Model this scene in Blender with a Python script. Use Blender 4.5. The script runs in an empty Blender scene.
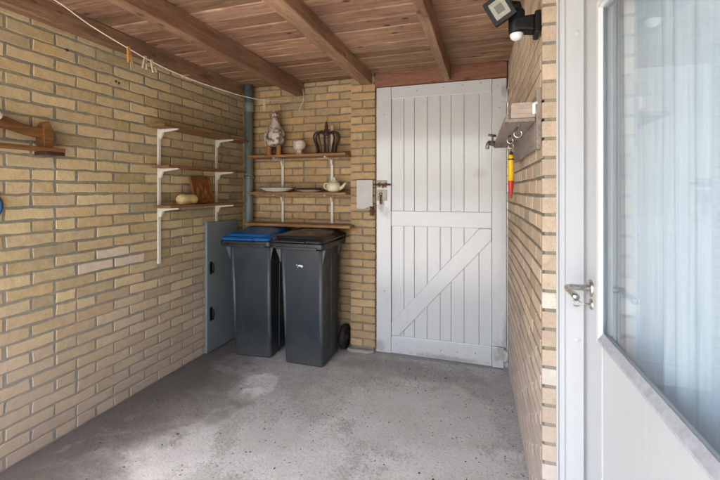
import bpy, bmesh, math, random
from mathutils import Vector, Matrix
random.seed(7)
S = bpy.context.scene
COL = S.collection
R = math.radians

# ------------------------------------------------------------------ helpers
def lin(h):
    h = h.lstrip('#')
    out = []
    for i in (0, 2, 4):
        v = int(h[i:i+2], 16) / 255
        out.append(v / 12.92 if v <= .04045 else ((v + .055) / 1.055) ** 2.4)
    return tuple(out)

def mulc(c, k): return tuple(min(1, x * k) for x in c)
def mixc(a, b, t): return tuple(x * (1 - t) + y * t for x, y in zip(a, b))

class MB:
    """collects shapes for ONE mesh object"""
    def __init__(s): s.v = []; s.f = []; s.c = []; s.col = (1, 1, 1); s.sm = []
    def add(s, vs, fs, smooth=False):
        o = len(s.v); s.v += [tuple(v) for v in vs]
        s.f += [tuple(i + o for i in f) for f in fs]
        s.sm += [smooth] * len(fs); s.c += [s.col] * len(vs)
        return s
    def box(s, x0, x1, y0, y1, z0, z1, m=None):
        vs = [Vector((x, y, z)) for x in (x0, x1) for y in (y0, y1) for z in (z0, z1)]
        if m is not None: vs = [m @ v for v in vs]
        return s.add(vs, [(0, 1, 3, 2), (4, 6, 7, 5), (0, 4, 5, 1), (2, 3, 7, 6), (0, 2, 6, 4), (1, 5, 7, 3)])
    def hexa(s, vs):   # 8 points ordered like box
        return s.add(vs, [(0, 1, 3, 2), (4, 6, 7, 5), (0, 4, 5, 1), (2, 3, 7, 6), (0, 2, 6, 4), (1, 5, 7, 3)])
    def tube(s, pts, r, n=8, cap=True):
        pts = [Vector(p) for p in pts]; k = len(pts)
        rs = r if isinstance(r, (list, tuple)) else [r] * k
        vs = []; up = None
        for i, p in enumerate(pts):
            t = (pts[min(i + 1, k - 1)] - pts[max(i - 1, 0)]).normalized()
            if up is None:
                up = Vector((0, 0, 1)) if abs(t.z) < .9 else Vector((1, 0, 0))
            a = t.cross(up)
            if a.length < 1e-4: a = t.cross(Vector((0, 1, 0)))
            a.normalize(); b = a.cross(t).normalized(); up = b
            for j in range(n):
                w = 2 * math.pi * j / n
                vs.append(p + (a * math.cos(w) + b * math.sin(w)) * rs[i])
        fs = [(i * n + j, i * n + (j + 1) % n, (i + 1) * n + (j + 1) % n, (i + 1) * n + j) for i in range(k - 1) for j in range(n)]
        s.add(vs, fs, True)
        if cap:
            o = len(s.v) - len(vs)
            s.f += [tuple(o + j for j in range(n)), tuple(o + (k - 1) * n + j for j in reversed(range(n)))]; s.sm += [False, False]
        return s
    def lathe(s, prof, n=24, m=None, sx=1, sy=1):
        vs = []
        for (r, z) in prof:
            for j in range(n):
                w = 2 * math.pi * j / n
                v = Vector((r * math.cos(w) * sx, r * math.sin(w) * sy, z))
                vs.append(m @ v if m is not None else v)
        k = len(prof)
        fs = [(i * n + j, i * n + (j + 1) % n, (i + 1) * n + (j + 1) % n, (i + 1) * n + j) for i in range(k - 1) for j in range(n)]
        return s.add(vs, fs, True)
    def prism(s, poly, d0, d1, axis='y'):
        """poly = 2D outline, extruded between d0 and d1 along axis"""
        def P(a, b, d):
            return {'y': (a, d, b), 'x': (d, a, b), 'z': (a, b, d)}[axis]
        n = len(poly)
        vs = [P(a, b, d0) for a, b in poly] + [P(a, b, d1) for a, b in poly]
        fs = [tuple(range(n)), tuple(range(2 * n - 1, n - 1, -1))] + [(i, i + n, (i + 1) % n + n, (i + 1) % n) for i in range(n)]
        return s.add(vs, fs)
    def build(s, name, mat, parent=None, bevel=0, seg=2, sub=0, loc=None, smooth=None, fix=True):
        me = bpy.data.meshes.new(name)
        org = Vector(loc) if loc is not None else Vector((0, 0, 0))
        me.from_pydata([Vector(v) - org for v in s.v], [], s.f)
        for p, f in zip(me.polygons, s.sm): p.use_smooth = f if smooth is None else smooth
        a = me.color_attributes.new('Col', 'FLOAT_COLOR', 'POINT')
        for i, c in enumerate(s.c): a.data[i].color = (*c, 1)
        if fix:
            b = bmesh.new(); b.from_mesh(me); bmesh.ops.recalc_face_normals(b, faces=b.faces); b.to_mesh(me); b.free()
        o = bpy.data.objects.new(name, me); COL.objects.link(o); o.location = org
        if mat: me.materials.append(mat)
        if parent is not None:
            o.parent = parent; o.matrix_parent_inverse = Matrix.Translation(-parent.location)
            o.location = org
        if bevel:
            b = o.modifiers.new('bevel', 'BEVEL'); b.width = bevel; b.segments = seg; b.limit_method = 'ANGLE'; b.angle_limit = R(35)
            b.harden_normals = False
        if sub:
            q = o.modifiers.new('sub', 'SUBSURF'); q.levels = q.render_levels = sub
        return o

def tag(o, label=None, cat=None, group=None, kind=None):
    if label: o['label'] = label
    if cat: o['category'] = cat
    if group: o['group'] = group
    if kind: o['kind'] = kind
    return o
def thing(name, label, cat, loc=(0, 0, 0), group=None):
    o = bpy.data.objects.new(name, None); COL.objects.link(o); o.location = loc; o.empty_display_size = .05
    return tag(o, label, cat, group)

# ------------------------------------------------------------------ materials
class NT:
    def __init__(s, name):
        s.m = bpy.data.materials.new(name); s.m.use_nodes = True; s.t = s.m.node_tree; s.t.nodes.clear()
        s.out = s.t.nodes.new('ShaderNodeOutputMaterial')
        s.p = s.t.nodes.new('ShaderNodeBsdfPrincipled'); s.t.links.new(s.p.outputs[0], s.out.inputs[0])
        tc = s.t.nodes.new('ShaderNodeTexCoord'); s.co = tc.outputs['Object']
        s.ge = s.t.nodes.new('ShaderNodeNewGeometry')
    def n(s, typ, **k):
        x = s.t.nodes.new(typ)
        for a, b in k.items(): setattr(x, a, b)
        return x
    def set(s, sock, v):
        if isinstance(v, bpy.types.NodeSocket): s.t.links.new(v, sock)
        elif isinstance(v, tuple) and len(v) == 3 and sock.type == 'RGBA': sock.default_value = (*v, 1)
        else: sock.default_value = v
    def map(s, scale, loc=(0, 0, 0), src=None):
        x = s.n('ShaderNodeMapping'); s.set(x.inputs[0], src or s.co); x.inputs['Scale'].default_value = scale; x.inputs['Location'].default_value = loc
        return x.outputs[0]
    def noise(s, scale, detail=4, rough=.6, vec=None, dist=0):
        x = s.n('ShaderNodeTexNoise'); s.set(x.inputs['Vector'], vec or s.co)
        x.inputs['Scale'].default_value = scale; x.inputs['Detail'].default_value = detail
        x.inputs['Roughness'].default_value = rough; x.inputs['Distortion'].default_value = dist
        return x.outputs['Fac']
    def voro(s, scale, vec=None, feat='F1', rnd=1):
        x = s.n('ShaderNodeTexVoronoi', feature=feat); s.set(x.inputs['Vector'], vec or s.co)
        x.inputs['Scale'].default_value = scale; x.inputs['Randomness'].default_value = rnd
        return x.outputs['Distance']
    def ramp(s, fac, a, b, lo=0., hi=1.):
        x = s.n('ShaderNodeMapRange', clamp=True); s.set(x.inputs[0], fac)
        x.inputs[1].default_value = a; x.inputs[2].default_value = b; x.inputs[3].default_value = lo; x.inputs[4].default_value = hi
        return x.outputs[0]
    def mix(s, fac, a, b, mode='MIX'):
        x = s.n('ShaderNodeMix', data_type='RGBA', blend_type=mode); s.set(x.inputs[0], fac); s.set(x.inputs[6], a); s.set(x.inputs[7], b)
        return x.outputs[2]
    def math(s, op, a, b=0.):
        x = s.n('ShaderNodeMath', operation=op); s.set(x.inputs[0], a); s.set(x.inputs[1], b)
        return x.outputs[0]
    def attr(s):
        x = s.n('ShaderNodeAttribute', attribute_name='Col'); return x.outputs['Color']
    def xyz(s, src=None):
        x = s.n('ShaderNodeSeparateXYZ'); s.set(x.inputs[0], src or s.ge.outputs['Position']); return x.outputs
    def bump(s, h, strength=.3, dist=.01):
        x = s.n('ShaderNodeBump'); s.set(x.inputs['Height'], h); x.inputs['Strength'].default_value = strength; x.inputs['Distance'].default_value = dist
        s.t.links.new(x.outputs[0], s.p.inputs['Normal'])
    def fin(s, col=None, rough=None, metal=None, spec=None):
        if col is not None: s.set(s.p.inputs['Base Color'], col)
        if rough is not None: s.set(s.p.inputs['Roughness'], rough)
        if metal is not None: s.set(s.p.inputs['Metallic'], metal)
        if spec is not None: s.set(s.p.inputs['Specular IOR Level'], spec)
        return s.m

def plain(name, hexc, rough=.5, metal=0, var=.12, nscale=30, bump=.05, spec=None):
    m = NT(name); c = lin(hexc)
    f = m.noise(nscale, 5)
    col = m.mix(m.ramp(f, .3, .7), mulc(c, 1 - var), mulc(c, 1 + var))
    g = m.noise(nscale * 6, 3)
    m.bump(g, bump, .003)
    return m.fin(col, m.ramp(m.noise(nscale * .4, 3), .3, .7, max(.02, rough - .07), min(1, rough + .07)), metal, spec)

def brick_mat(name, dirt, dirt_amt, low_amt, olive=.5, smear=.38):
    m = NT(name)
    P = m.ge.outputs['Position']
    base = m.attr()
    f1 = m.noise(26, 6, .65, P); f2 = m.noise(140, 3, .6, P); f3 = m.noise(2.2, 5, .6, P)
    col = m.mix(m.ramp(f1, .3, .72), m.mix(.22, base, lin('#8a6a45')), m.mix(.22, base, lin('#e8d2a4')))
    col = m.mix(m.ramp(f2, .56, .72, 0, .4), col, lin('#7d6546'))
    col = m.mix(m.ramp(m.noise(1.1, 4, .6, P), .42, .62, 0, olive), col, m.mix(.5, col, lin('#9a9272')))
    # lime and mortar smeared over the arrises
    col = m.mix(m.ramp(m.noise(17, 8, .75, P), .55, .70, 0, smear), col, lin('#a09682'))
    z = m.xyz()[2]
    low = m.ramp(m.math('ADD', z, m.math('MULTIPLY', m.math('SUBTRACT', f3, .5), .9)), .95, .1, 0, 1)
    col = m.mix(m.math('MULTIPLY', low, low_amt), col, lin(dirt))
    st = m.ramp(m.noise(5.5, 7, .68, P), .52, .70, 0, dirt_amt)
    col = m.mix(st, col, lin(dirt))
    # small dark pits and spots
    pit = m.math('MULTIPLY', m.ramp(m.voro(55, P), .05, .14, 1, 0), m.ramp(m.noise(9, 2, .5, P), .5, .62))
    col = m.mix(m.math('MULTIPLY', pit, .6), col, lin('#4a3c2c'))
    m.bump(m.math('ADD', m.math('MULTIPLY', f1, 1.0), m.math('MULTIPLY', f2, .5)), .55, .006)
    return m.fin(col, .92, 0, .2)

def mortar_mat(name, hexc, low=None):
    m = NT(name); P = m.ge.outputs['Position']; c = lin(hexc)
    f = m.noise(60, 6, .7, P)
    col = m.mix(m.ramp(f, .3, .7), mulc(c, .72), mulc(c, 1.22))
    col = m.mix(m.ramp(m.noise(3, 4, .6, P), .45, .65, 0, .4), col, mulc(c, .6))
    if low: col = m.mix(m.ramp(m.math('ADD', m.xyz()[2], m.math('MULTIPLY', m.math('SUBTRACT', m.noise(2.2, 5, .6, P), .5), .9)), .95, .15, 0, .7), col, lin(low))
    m.bump(f, .7, .006)
    return m.fin(col, .95, 0, .15)

def wood_mat(name, dark, light, axis='x', grain=1., knots=.5, rough=.65, grey=None, attr=True, gk=.75):
    m = NT(name)
    sc = {'x': (1.2, 14, 14), 'y': (14, 1.2, 14), 'z': (14, 14, 1.2)}[axis]
    P = m.ge.outputs['Position']
    # every board shifts the pattern by its own tint
    off = m.n('ShaderNodeVectorMath', operation='MULTIPLY_ADD')
    m.set(off.inputs[0], m.attr()); off.inputs[1].default_value = (31.7, 17.3, 23.1); m.set(off.inputs[2], P)
    V = off.outputs[0]
    wv = m.n('ShaderNodeTexNoise'); m.set(wv.inputs['Vector'], m.map(sc, src=V)); wv.inputs['Scale'].default_value = 2.2 * grain; wv.inputs['Detail'].default_value = 6; wv.inputs['Distortion'].default_value = 1.1; wv.inputs['Roughness'].default_value = .62
    fine = m.noise(16 * grain, 4, .65, m.map(sc, src=V))
    col = m.mix(m.ramp(wv.outputs['Fac'], .3, .7), lin(dark), lin(light))
    col = m.mix(m.ramp(fine, .48, .68, 0, .45), col, mulc(lin(dark), .6))
    if grey: col = m.mix(m.ramp(m.noise(2.5, 5, .65, P), .40, .66, 0, gk), col, lin(grey))
    if knots:
        ks = {'x': (5.5, 10, 10), 'y': (10, 5.5, 10), 'z': (10, 10, 5.5)}[axis]
        kv = m.voro(1.0, m.map(ks, src=V))
        col = m.mix(m.ramp(kv, .07, .15, knots, 0), col, mulc(lin(dark), .3))
    if attr: col = m.mix(1., col, m.attr(), 'MULTIPLY')
    m.bump(m.math('ADD', wv.outputs['Fac'], m.math('MULTIPLY', fine, .6)), .35, .004)
    return m.fin(col, m.ramp(fine, .3, .7, rough - .1, rough + .12), 0, .3)

def paint_mat(name, hexc, rough=.35, dirt='#7b7468', dirt_amt=.35, grain='z', stains=(), coat=0):
    m = NT(name); c = lin(hexc); P = m.ge.outputs['Position']
    sc = {'z': (9, 9, .8), 'x': (.8, 9, 9), 'n': (3, 3, 3)}[grain]
    g = m.noise(5, 6, .6, m.map(sc, src=P))
    col = m.mix(m.ramp(g, .3, .7), mulc(c, .965), mulc(c, 1.02))
    st = m.ramp(m.noise(4.5, 7, .7, P), .50, .86, 0, dirt_amt)
    col = m.mix(st, col, lin(dirt))
    if dirt_amt > .1:
        sp = m.math('MULTIPLY', m.ramp(m.voro(38, P), .03, .08, 1, 0), m.ramp(m.noise(7, 2, .5, P), .58, .66))
        col = m.mix(m.math('MULTIPLY', sp, min(.3, dirt_amt * 1.2)), col, lin('#5a5148'))
    z = m.xyz()[2]
    low = m.ramp(m.math('ADD', z, m.math('MULTIPLY', m.noise(14, 5, .7, P), .16)), .22, .07, 0, min(1, dirt_amt * 1.6))
    col = m.mix(low, col, lin(dirt))
    X, Y_, Z = m.xyz()
    for (cx, cz, rx, rz, k, hexs) in stains:
        dx = m.math('DIVIDE', m.math('SUBTRACT', X, cx), rx); dz = m.math('DIVIDE', m.math('SUBTRACT', Z, cz), rz)
        q = m.math('SQRT', m.math('ADD', m.math('MULTIPLY', dx, dx), m.math('MULTIPLY', dz, dz)))
        q = m.math('ADD', q, m.math('MULTIPLY', m.math('SUBTRACT', m.noise(22, 6, .75, P), .5), 2.4))
        col = m.mix(m.ramp(q, 1.0, .35, 0, k), col, lin(hexs))
    m.bump(m.noise(9, 5, .6, m.map(sc, src=P)), .10, .004)
    if coat:
        m.p.inputs['Coat Weight'].default_value = coat; m.p.inputs['Coat Roughness'].default_value = .1
    return m.fin(col, m.ramp(m.noise(3, 2, .5, P), .2, .8, rough - .04, rough + .06) if dirt_amt > .1 else rough, 0, .5)

M = {}
M['brick_l'] = brick_mat('tan brick', '#b9a698', .40, .68)
M['brick_b'] = brick_mat('ochre brick', '#a08a70', .22, .3, .12, .25)
M['brick_r'] = brick_mat('pinkish tan brick', '#b5a79e', .35, .75, .15)
M['mortar'] = mortar_mat('grey mortar', '#8c8675', '#9d978f')
M['mortar_b'] = mortar_mat('brown grey mortar', '#857b6b')
M['roofwood'] = wood_mat('reddish roof boards', '#815c45', '#c2a083', 'x', 1.0, .95, .65, '#6c5140', True, .6)
M['beam'] = wood_mat('brown joist', '#775640', '#b08e70', 'y', .8, .7, .65, '#6c5140', True, .5)
M['beam_x'] = wood_mat('brown header board', '#6e4a38', '#9c715a', 'x', .8, .5)
M['shelf'] = wood_mat('varnished shelf board', '#7a5433', '#a67c50', 'x', 1.2, .3, .5)
M['shelf_y'] = wood_mat('varnished side shelf board', '#6a4a30', '#94704a', 'y', 1.2, .3, .5)
M['rackwood'] = wood_mat('dark stained rack wood', '#5a3a1e', '#8a5d34', 'y', 1.4, .2, .5)
M['greywood'] = wood_mat('weathered grey wood', '#6f6257', '#a09286', 'y', 1.5, .2, .8, '#8d857c')
M['palewood'] = wood_mat('pale sawn wood', '#978778', '#b3a394', 'x', 1.5, .1, .75)
M['carve'] = wood_mat('carved wood', '#6a3d1c', '#99622f', 'z', 1.6, .1, .55)
M['gate'] = paint_mat('worn off white gloss paint', '#c6c8c7', .20, '#8a8378', .14, stains=((-.785, 1.17, .035, .07, .75, '#7d6350'), (-.75, 1.12, .06, .05, .5, '#8d8479'), (-.05, 1.42, .07, .05, .3, '#93918d'), (.11, .12, .06, .10, .6, '#857c70'), (.145, .25, .03, .18, .5, '#857c70'), (-.80, .06, .06, .06, .5, '#857c70'), (-.3, .03, .35, .025, .5, '#81786c'), (.13, 2.02, .03, .06, .5, '#857c70')), coat=.6)
M['gate_x'] = paint_mat('worn off white gloss paint on rails', '#c8cac9', .20, '#8a8378', .15, 'x', stains=((-.785, 1.17, .035, .07, .75, '#7d6350'), (-.75, 1.12, .06, .05, .5, '#8d8479'), (-.05, 1.42, .07, .05, .3, '#93918d'), (.11, .12, .06, .10, .6, '#857c70'), (.145, .25, .03, .18, .5, '#857c70'), (-.80, .06, .06, .06, .5, '#857c70'), (-.3, .03, .35, .025, .5, '#81786c'), (.13, 2.02, .03, .06, .5, '#857c70')), coat=.6)
M['white'] = paint_mat('white door paint', '#bfc0bf', .28, '#948e84', .03)
M['bead'] = paint_mat('white glazing bead paint', '#d8d8d6', .35, '#9a948a', .06)
M['cream'] = plain('cream enamelled steel', '#d6cfc0', .45, 0, .08, 60)
M['grey_panel'] = plain('grey painted panel', '#747b7b', .5, 0, .07, 8)
M['pipe'] = plain('grey green plastic pipe', '#66706b', .45, 0, .12, 12)
def bin_mat(name, hexc, rough):
    m = NT(name); c = lin(hexc); P = m.ge.outputs['Position']
    col = m.mix(m.ramp(m.noise(7, 5, .65, P), .3, .7), mulc(c, .88), mulc(c, 1.15))
    col = m.mix(m.ramp(m.noise(5, 6, .7, m.map((6, 6, .7), src=P)), .56, .74, 0, .18), col, lin('#56575a'))
    scr = m.noise(4, 3, .6, m.map((2, 2, 40), src=P))
    col = m.mix(m.ramp(scr, .70, .76, 0, .30), col, lin('#7c7d7d'))
    z = m.xyz()[2]
    low = m.ramp(m.math('ADD', z, m.math('MULTIPLY', m.noise(9, 6, .7, P), .35)), .42, .16, 0, .28)
    col = m.mix(low, col, lin('#6a655f'))
    m.bump(m.noise(160, 3, .6, P), .12, .002)
    return m.fin(col, m.ramp(m.noise(11, 4, .6, P), .3, .7, rough - .08, rough + .1), 0, .5)
M['bin'] = bin_mat('dark blue grey bin plastic', '#1f282e', .40)
M['bin_dark'] = bin_mat('charcoal bin plastic', '#1f2225', .30)
M['bin_grip'] = plain('grey plastic edge with highlight tone', '#4a4f52', .45, 0, .12, 20, .12)  # lighter grey puts the light caught by the round corner ridges into the colour
M['blue'] = plain('blue lid plastic', '#13558f', .32, 0, .06, 14, .06)
M['rubber'] = plain('black rubber', '#1e1f20', .7, 0, .15, 40, .2)
M['black'] = plain('black plastic', '#0f1011', .5, 0, .15, 40, .08, .3)
M['lampglass'] = plain('lamp lens', '#827f70', .25, 0, .1, 60)
M['led'] = plain('led chip plate', '#55544a', .4, 0, .25, 300)
M['dome'] = plain('white sensor dome', '#d8d8d6', .4, 0, .04, 60)
M['steel'] = plain('brushed steel', '#b9b6b0', .28, 1, .08, 60, .05)
M['oldsteel'] = plain('dull grey steel', '#8b857b', .5, .7, .25, 60, .2)
M['rust'] = plain('rusty iron', '#6b4632', .85, .2, .35, 90, .4)
M['alu'] = plain('rough lead grey flashing', '#b4b6b8', .6, .2, .12, 90, .4)
M['yellow'] = plain('yellow plastic', '#e0b414', .4, 0, .06, 40)
M['red'] = plain('red plastic', '#b8281c', .4, 0, .08, 40)
M['rope'] = plain('off white cord', '#cfc5ae', .85, 0, .15, 200, .3)
M['peg_orange'] = plain('orange peg', '#b88238', .5, 0, .1, 80)
M['peg_wood'] = plain('bleached peg', '#b7a68c', .7, 0, .15, 90)
M['porcelain'] = plain('white porcelain', '#d2cdc0', .25, 0, .06, 30)
M['cream_pot'] = plain('cream glaze', '#d9cfae', .22, 0, .08, 25)
M['iron'] = plain('dark brown iron', '#48352a', .5, .4, .25, 60, .3)
M['plate_grey'] = plain('pale grey cover plate paint', '#b9b7b2', .5, 0, .06, 20)
M['stone'] = plain('pale yellow stone', '#d6be80', .7, 0, .14, 45, .8)
M['plate_blue'] = plain('blue glaze', '#35618f', .25, 0, .25, 30)
M['knob'] = plain('white ceramic', '#d8d2cc', .25, 0, .06, 60)
M['bitumen'] = plain('roof felt', '#3a3a3a', .9)
M['roomwall'] = plain('room plaster', '#b9b4a8', .9)

def hen_mat():
    m = NT('speckled hen glaze')
    f = m.noise(20, 5, .65); g = m.voro(30)
    col = m.mix(m.ramp(f, .44, .52), lin('#6a5340'), lin('#c2b8ac'))
    col = m.mix(m.ramp(g, .12, .3, .6, 0), col, lin('#4b3a2c'))
    return m.fin(col, .35)
M['hen'] = hen_mat()
M['orange'] = plain('orange glaze', '#a87448', .35, 0, .12, 50)
def relief_mat():
    m = NT('relief cup glaze'); g = m.voro(60)
    col = m.mix(m.ramp(g, .1, .45, .65, 0), lin('#cbbfae'), lin('#9b8874')); m.bump(g, .6, .006)
    return m.fin(col, .4)
M['relief'] = relief_mat()

def floor_mat():
    m = NT('worn concrete floor'); P = m.ge.outputs['Position']; X, Y, Z = m.xyz()
    a = m.noise(1.6, 7, .66, P); b = m.noise(9, 6, .7, P); c = m.noise(70, 4, .7, P); d = m.noise(4.2, 8, .72, P, .6)
    col = m.mix(m.ramp(a, .32, .68), lin('#a09f98'), lin('#c2c1bb'))
    col = m.mix(m.ramp(b, .40, .66, 0, .55), col, lin('#9b978f'))
    col = m.mix(m.ramp(d, .52, .66, 0, .6), col, lin('#c4c0bb'))
    col = m.mix(m.ramp(c, .48, .66, 0, .55), col, lin('#6b6761'))
    col = m.mix(m.ramp(m.noise(210, 3, .7, P), .52, .68, 0, .5), col, lin('#c9c5c2'))
    # worn lighter screed patches
    def blob(cx, cy, rx, ry, soft=.5):
        dx = m.math('DIVIDE', m.math('SUBTRACT', X, cx), rx); dy = m.math('DIVIDE', m.math('SUBTRACT', Y, cy), ry)
        q = m.math('SQRT', m.math('ADD', m.math('MULTIPLY', dx, dx), m.math('MULTIPLY', dy, dy)))
        q = m.math('ADD', q, m.math('MULTIPLY', m.math('SUBTRACT', m.noise(6, 6, .7, P), .5), 2.0))
        q = m.math('ADD', q, m.math('MULTIPLY', m.math('SUBTRACT', c, .5), .7))
        return m.ramp(q, 1.0, 1.0 - soft * .45)
    for (cx, cy, rx, ry, k) in ((-1.50, 1.60, .24, .28, .5), (-1.46, 2.27, .15, .20, .9), (-1.28, 1.35, .30, .18, .2), (-.35, 2.2, .5, .5, .35), (-.1, 1.6, .5, .5, .4), (-.95, 1.75, .35, .3, .35)):
        col = m.mix(m.math('MULTIPLY', blob(cx, cy, rx, ry), k), col, lin('#d6d3ce'))
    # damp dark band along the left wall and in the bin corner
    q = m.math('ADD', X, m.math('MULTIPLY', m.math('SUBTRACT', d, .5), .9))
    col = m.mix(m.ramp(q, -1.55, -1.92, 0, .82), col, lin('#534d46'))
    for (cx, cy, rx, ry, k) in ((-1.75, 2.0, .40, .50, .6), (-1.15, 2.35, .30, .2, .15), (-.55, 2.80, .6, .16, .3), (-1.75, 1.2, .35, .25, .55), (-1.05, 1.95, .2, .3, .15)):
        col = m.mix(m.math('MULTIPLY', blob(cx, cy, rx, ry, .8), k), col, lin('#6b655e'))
    # pits
    pv = m.voro(30, P); pm = m.math('MULTIPLY', m.ramp(pv, .08, .17, 1, 0), m.math('MULTIPLY', m.ramp(X, -1.6, -1.2), m.ramp(m.noise(3.1, 3, .6, P), .40, .56)))
    pv2 = m.voro(75, P); pm2 = m.math('MULTIPLY', m.ramp(pv2, .1, .2, 1, 0), m.ramp(m.noise(5, 3, .6, P), .5, .62))
    pit = m.math('MAXIMUM', pm, m.math('MULTIPLY', pm2, .7))
    col = m.mix(m.math('MULTIPLY', pit, .9), col, lin('#38312e'))
    h = m.math('SUBTRACT', m.math('ADD', m.math('MULTIPLY', b, .8), m.math('MULTIPLY', c, .5)), m.math('MULTIPLY', pit, 1.0))
    m.bump(h, .6, .008)
    return m.fin(col, m.ramp(b, .3, .7, .78, .95), 0, .25)
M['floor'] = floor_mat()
def ground_mat():
    m = NT('outdoor paving'); P = m.ge.outputs['Position']
    col = m.mix(m.ramp(m.noise(3, 6, .7, P), .3, .7), lin('#a39e96'), lin('#c4bfb6'))
    return m.fin(col, .9)
M['ground'] = ground_mat()

def glass_mat():
    m = NT('window glass')
    tr = m.n('ShaderNodeBsdfTransparent'); tr.inputs[0].default_value = (.95, .975, .98, 1)
    gl = m.n('ShaderNodeBsdfGlossy'); gl.inputs['Roughness'].default_value = .01
    fr = m.n('ShaderNodeFresnel'); m.set(fr.inputs['IOR'], m.ramp(m.ge.outputs['Backfacing'], 0, 1, 1.5, 1/1.5))
    mx = m.n('ShaderNodeMixShader'); m.t.links.new(fr.outputs[0], mx.inputs[0]); m.t.links.new(tr.outputs[0], mx.inputs[1]); m.t.links.new(gl.outputs[0], mx.inputs[2])
    m.t.links.new(mx.outputs[0], m.out.inputs[0]); m.t.nodes.remove(m.p)
    return m.m
M['glass'] = glass_mat()
def curtain_mat():
    m = NT('pale blue white voile'); P = m.ge.outputs['Position']
    w = m.noise(6, 4, .6, m.map((30, 30, .6), src=P)); t = m.noise(300, 2, .5, P)
    col = m.mix(m.ramp(w, .3, .7), lin('#cfd8dd'), lin('#e4eaed'))
    col = m.mix(m.ramp(t, .4, .7, 0, .15), col, lin('#b4bec4'))
    m.fin(col, .85, 0, .15)
    tl = m.n('ShaderNodeBsdfTranslucent'); m.set(tl.inputs[0], lin('#dce2e5'))
    mx = m.n('ShaderNodeMixShader'); mx.inputs[0].default_value = .28
    m.t.links.new(m.p.outputs[0], mx.inputs[1]); m.t.links.new(tl.outputs[0], mx.inputs[2]); m.t.links.new(mx.outputs[0], m.out.inputs[0])
    return m.m
M['curtain'] = curtain_mat()

# ------------------------------------------------------------------ brickwork
COURSE = .064; JH = .0115; BL = .2115; JV = .0115
def path_at(path, s):
    for (a, b) in zip(path[:-1], path[1:]):
        l = math.hypot(b[0]-a[0], b[1]-a[1])
        if s <= l or b is path[-1]:
            t = s / l; dx, dy = (b[0]-a[0]) / l, (b[1]-a[1]) / l
            return a[0] + dx * s, a[1] + dy * s, dx, dy
        s -= l
def path_len(path): return sum(math.hypot(b[0]-a[0], b[1]-a[1]) for a, b in zip(path[:-1], path[1:]))

def bricks(mb, path, z0, z1, zoff, phase, palette, rng, pale=(), bond='stretcher', jmax=.0034, depth=.0026, pj=.0012, tint=None):
    """bricks stand proud of the mortar plane that runs along path; the outward side is to the right of the path"""
    L = path_len(path); r = math.floor((z0 - zoff) / COURSE)
    pitch = BL + JV
    while True:
        zb = zoff + r * COURSE + JH / 2; zt = zoff + (r + 1) * COURSE - JH / 2
        if zb > z1 - .01: break
        zb = max(zb, z0); zt = min(zt, z1)
        if zt - zb > .008:
            row = []
            if bond == 'pier':
                row = [(0, L)] if r % 2 else [(0, L / 2 - JV / 2), (L / 2 + JV / 2, L)]
            else:
                s = phase + (pitch / 2 if r % 2 else 0)
                s -= math.ceil(s / pitch + 1) * pitch
                while s < L:
                    a, b = s + JV / 2, s + pitch - JV / 2
                    if rng.random() < .07:
                        q = (a + b) / 2; row += [(a, q - JV / 2), (q + JV / 2, b)]
                    else: row.append((a, b))
                    s += pitch
            for (a, b) in row:
                a = max(a, 0); b = min(b, L)
                if b - a < .02: continue
                j = lambda k=jmax: rng.uniform(-k, k)
                a += j(.002); b += j(.002)
                dz = j(.0015); pr = depth + j(pj)
                c = mixc(rng.choice(palette), rng.choice(palette), rng.random() * .6); c = mulc(c, rng.uniform(.80, 1.12))
                if rng.random() < .13: c = mixc(c, lin('#8f8468'), rng.uniform(.3, .8))
                cs, cz = (a + b) / 2, (zb + zt) / 2
                x, y, ddx, ddy = path_at(path, cs)
                for (px, py, pz) in pale:
                    if math.hypot(x - px, y - py) < .09 and abs(cz - pz) < .028: c = lin('#d5c6b2')
                mb.col = c
                n = max(1, round((b - a) / .055)); bev = .0028
                outer = []; inner = []; back = []
                def pt(s, z, o):
                    x, y, dx, dy = path_at(path, max(0, min(L, s)))
                    return (x + dy * o, y - dx * o, z)
                ring = [(a + (b - a) * i / n, zb) for i in range(n + 1)] + [(b - (b - a) * i / n, zt) for i in range(n + 1)]
                k = len(ring)
                for i, (s, z) in enumerate(ring):
                    s += j(); z += j() + dz
                    sx = 1 if s < cs else -1; sz = 1 if z < cz else -1
                    edge = i in (0, n, n + 1, k - 1)
                    outer.append(pt(s, z, pr - bev)); back.append(pt(s, z, -.002))
                    inner.append(pt(s + (sx * bev if edge else 0), z + sz * bev, pr + j(pj * .5)))
                vs = inner + outer + back
                fs = []
                for i in range(n): fs.append((i, i + 1, k - 2 - i, k - 1 - i))
                for i in range(k):
                    i2 = (i + 1) % k
                    fs.append((k + i, k + i2, i2, i)); fs.append((2*k + i, 2*k + i2, k + i2, k + i))
                mb.add(vs, fs)
        r += 1
    mb.col = (1, 1, 1)

def backing(mb, path, z0, z1, th):
    n = len(path); vs = []
    for i, p in enumerate(path):
        a = path[max(i-1, 0)]; b = path[min(i+1, n-1)]
        l = math.hypot(b[0]-a[0], b[1]-a[1]); dx, dy = (b[0]-a[0])/l, (b[1]-a[1])/l
        q = (p[0] - dy*th, p[1] + dx*th)
        vs += [(p[0], p[1], z0), (p[0], p[1], z1), (q[0], q[1], z0), (q[0], q[1], z1)]
    fs = []
    for i in range(n - 1):
        o = 4*i; fs += [(o, o+1, o+5, o+4), (o+2, o+6, o+7, o+3), (o+1, o+3, o+7, o+5), (o, o+4, o+6, o+2)]
    fs += [(0, 2, 3, 1), (4*n-4, 4*n-3, 4*n-1, 4*n-2)]
    mb.add(vs, fs)

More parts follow.
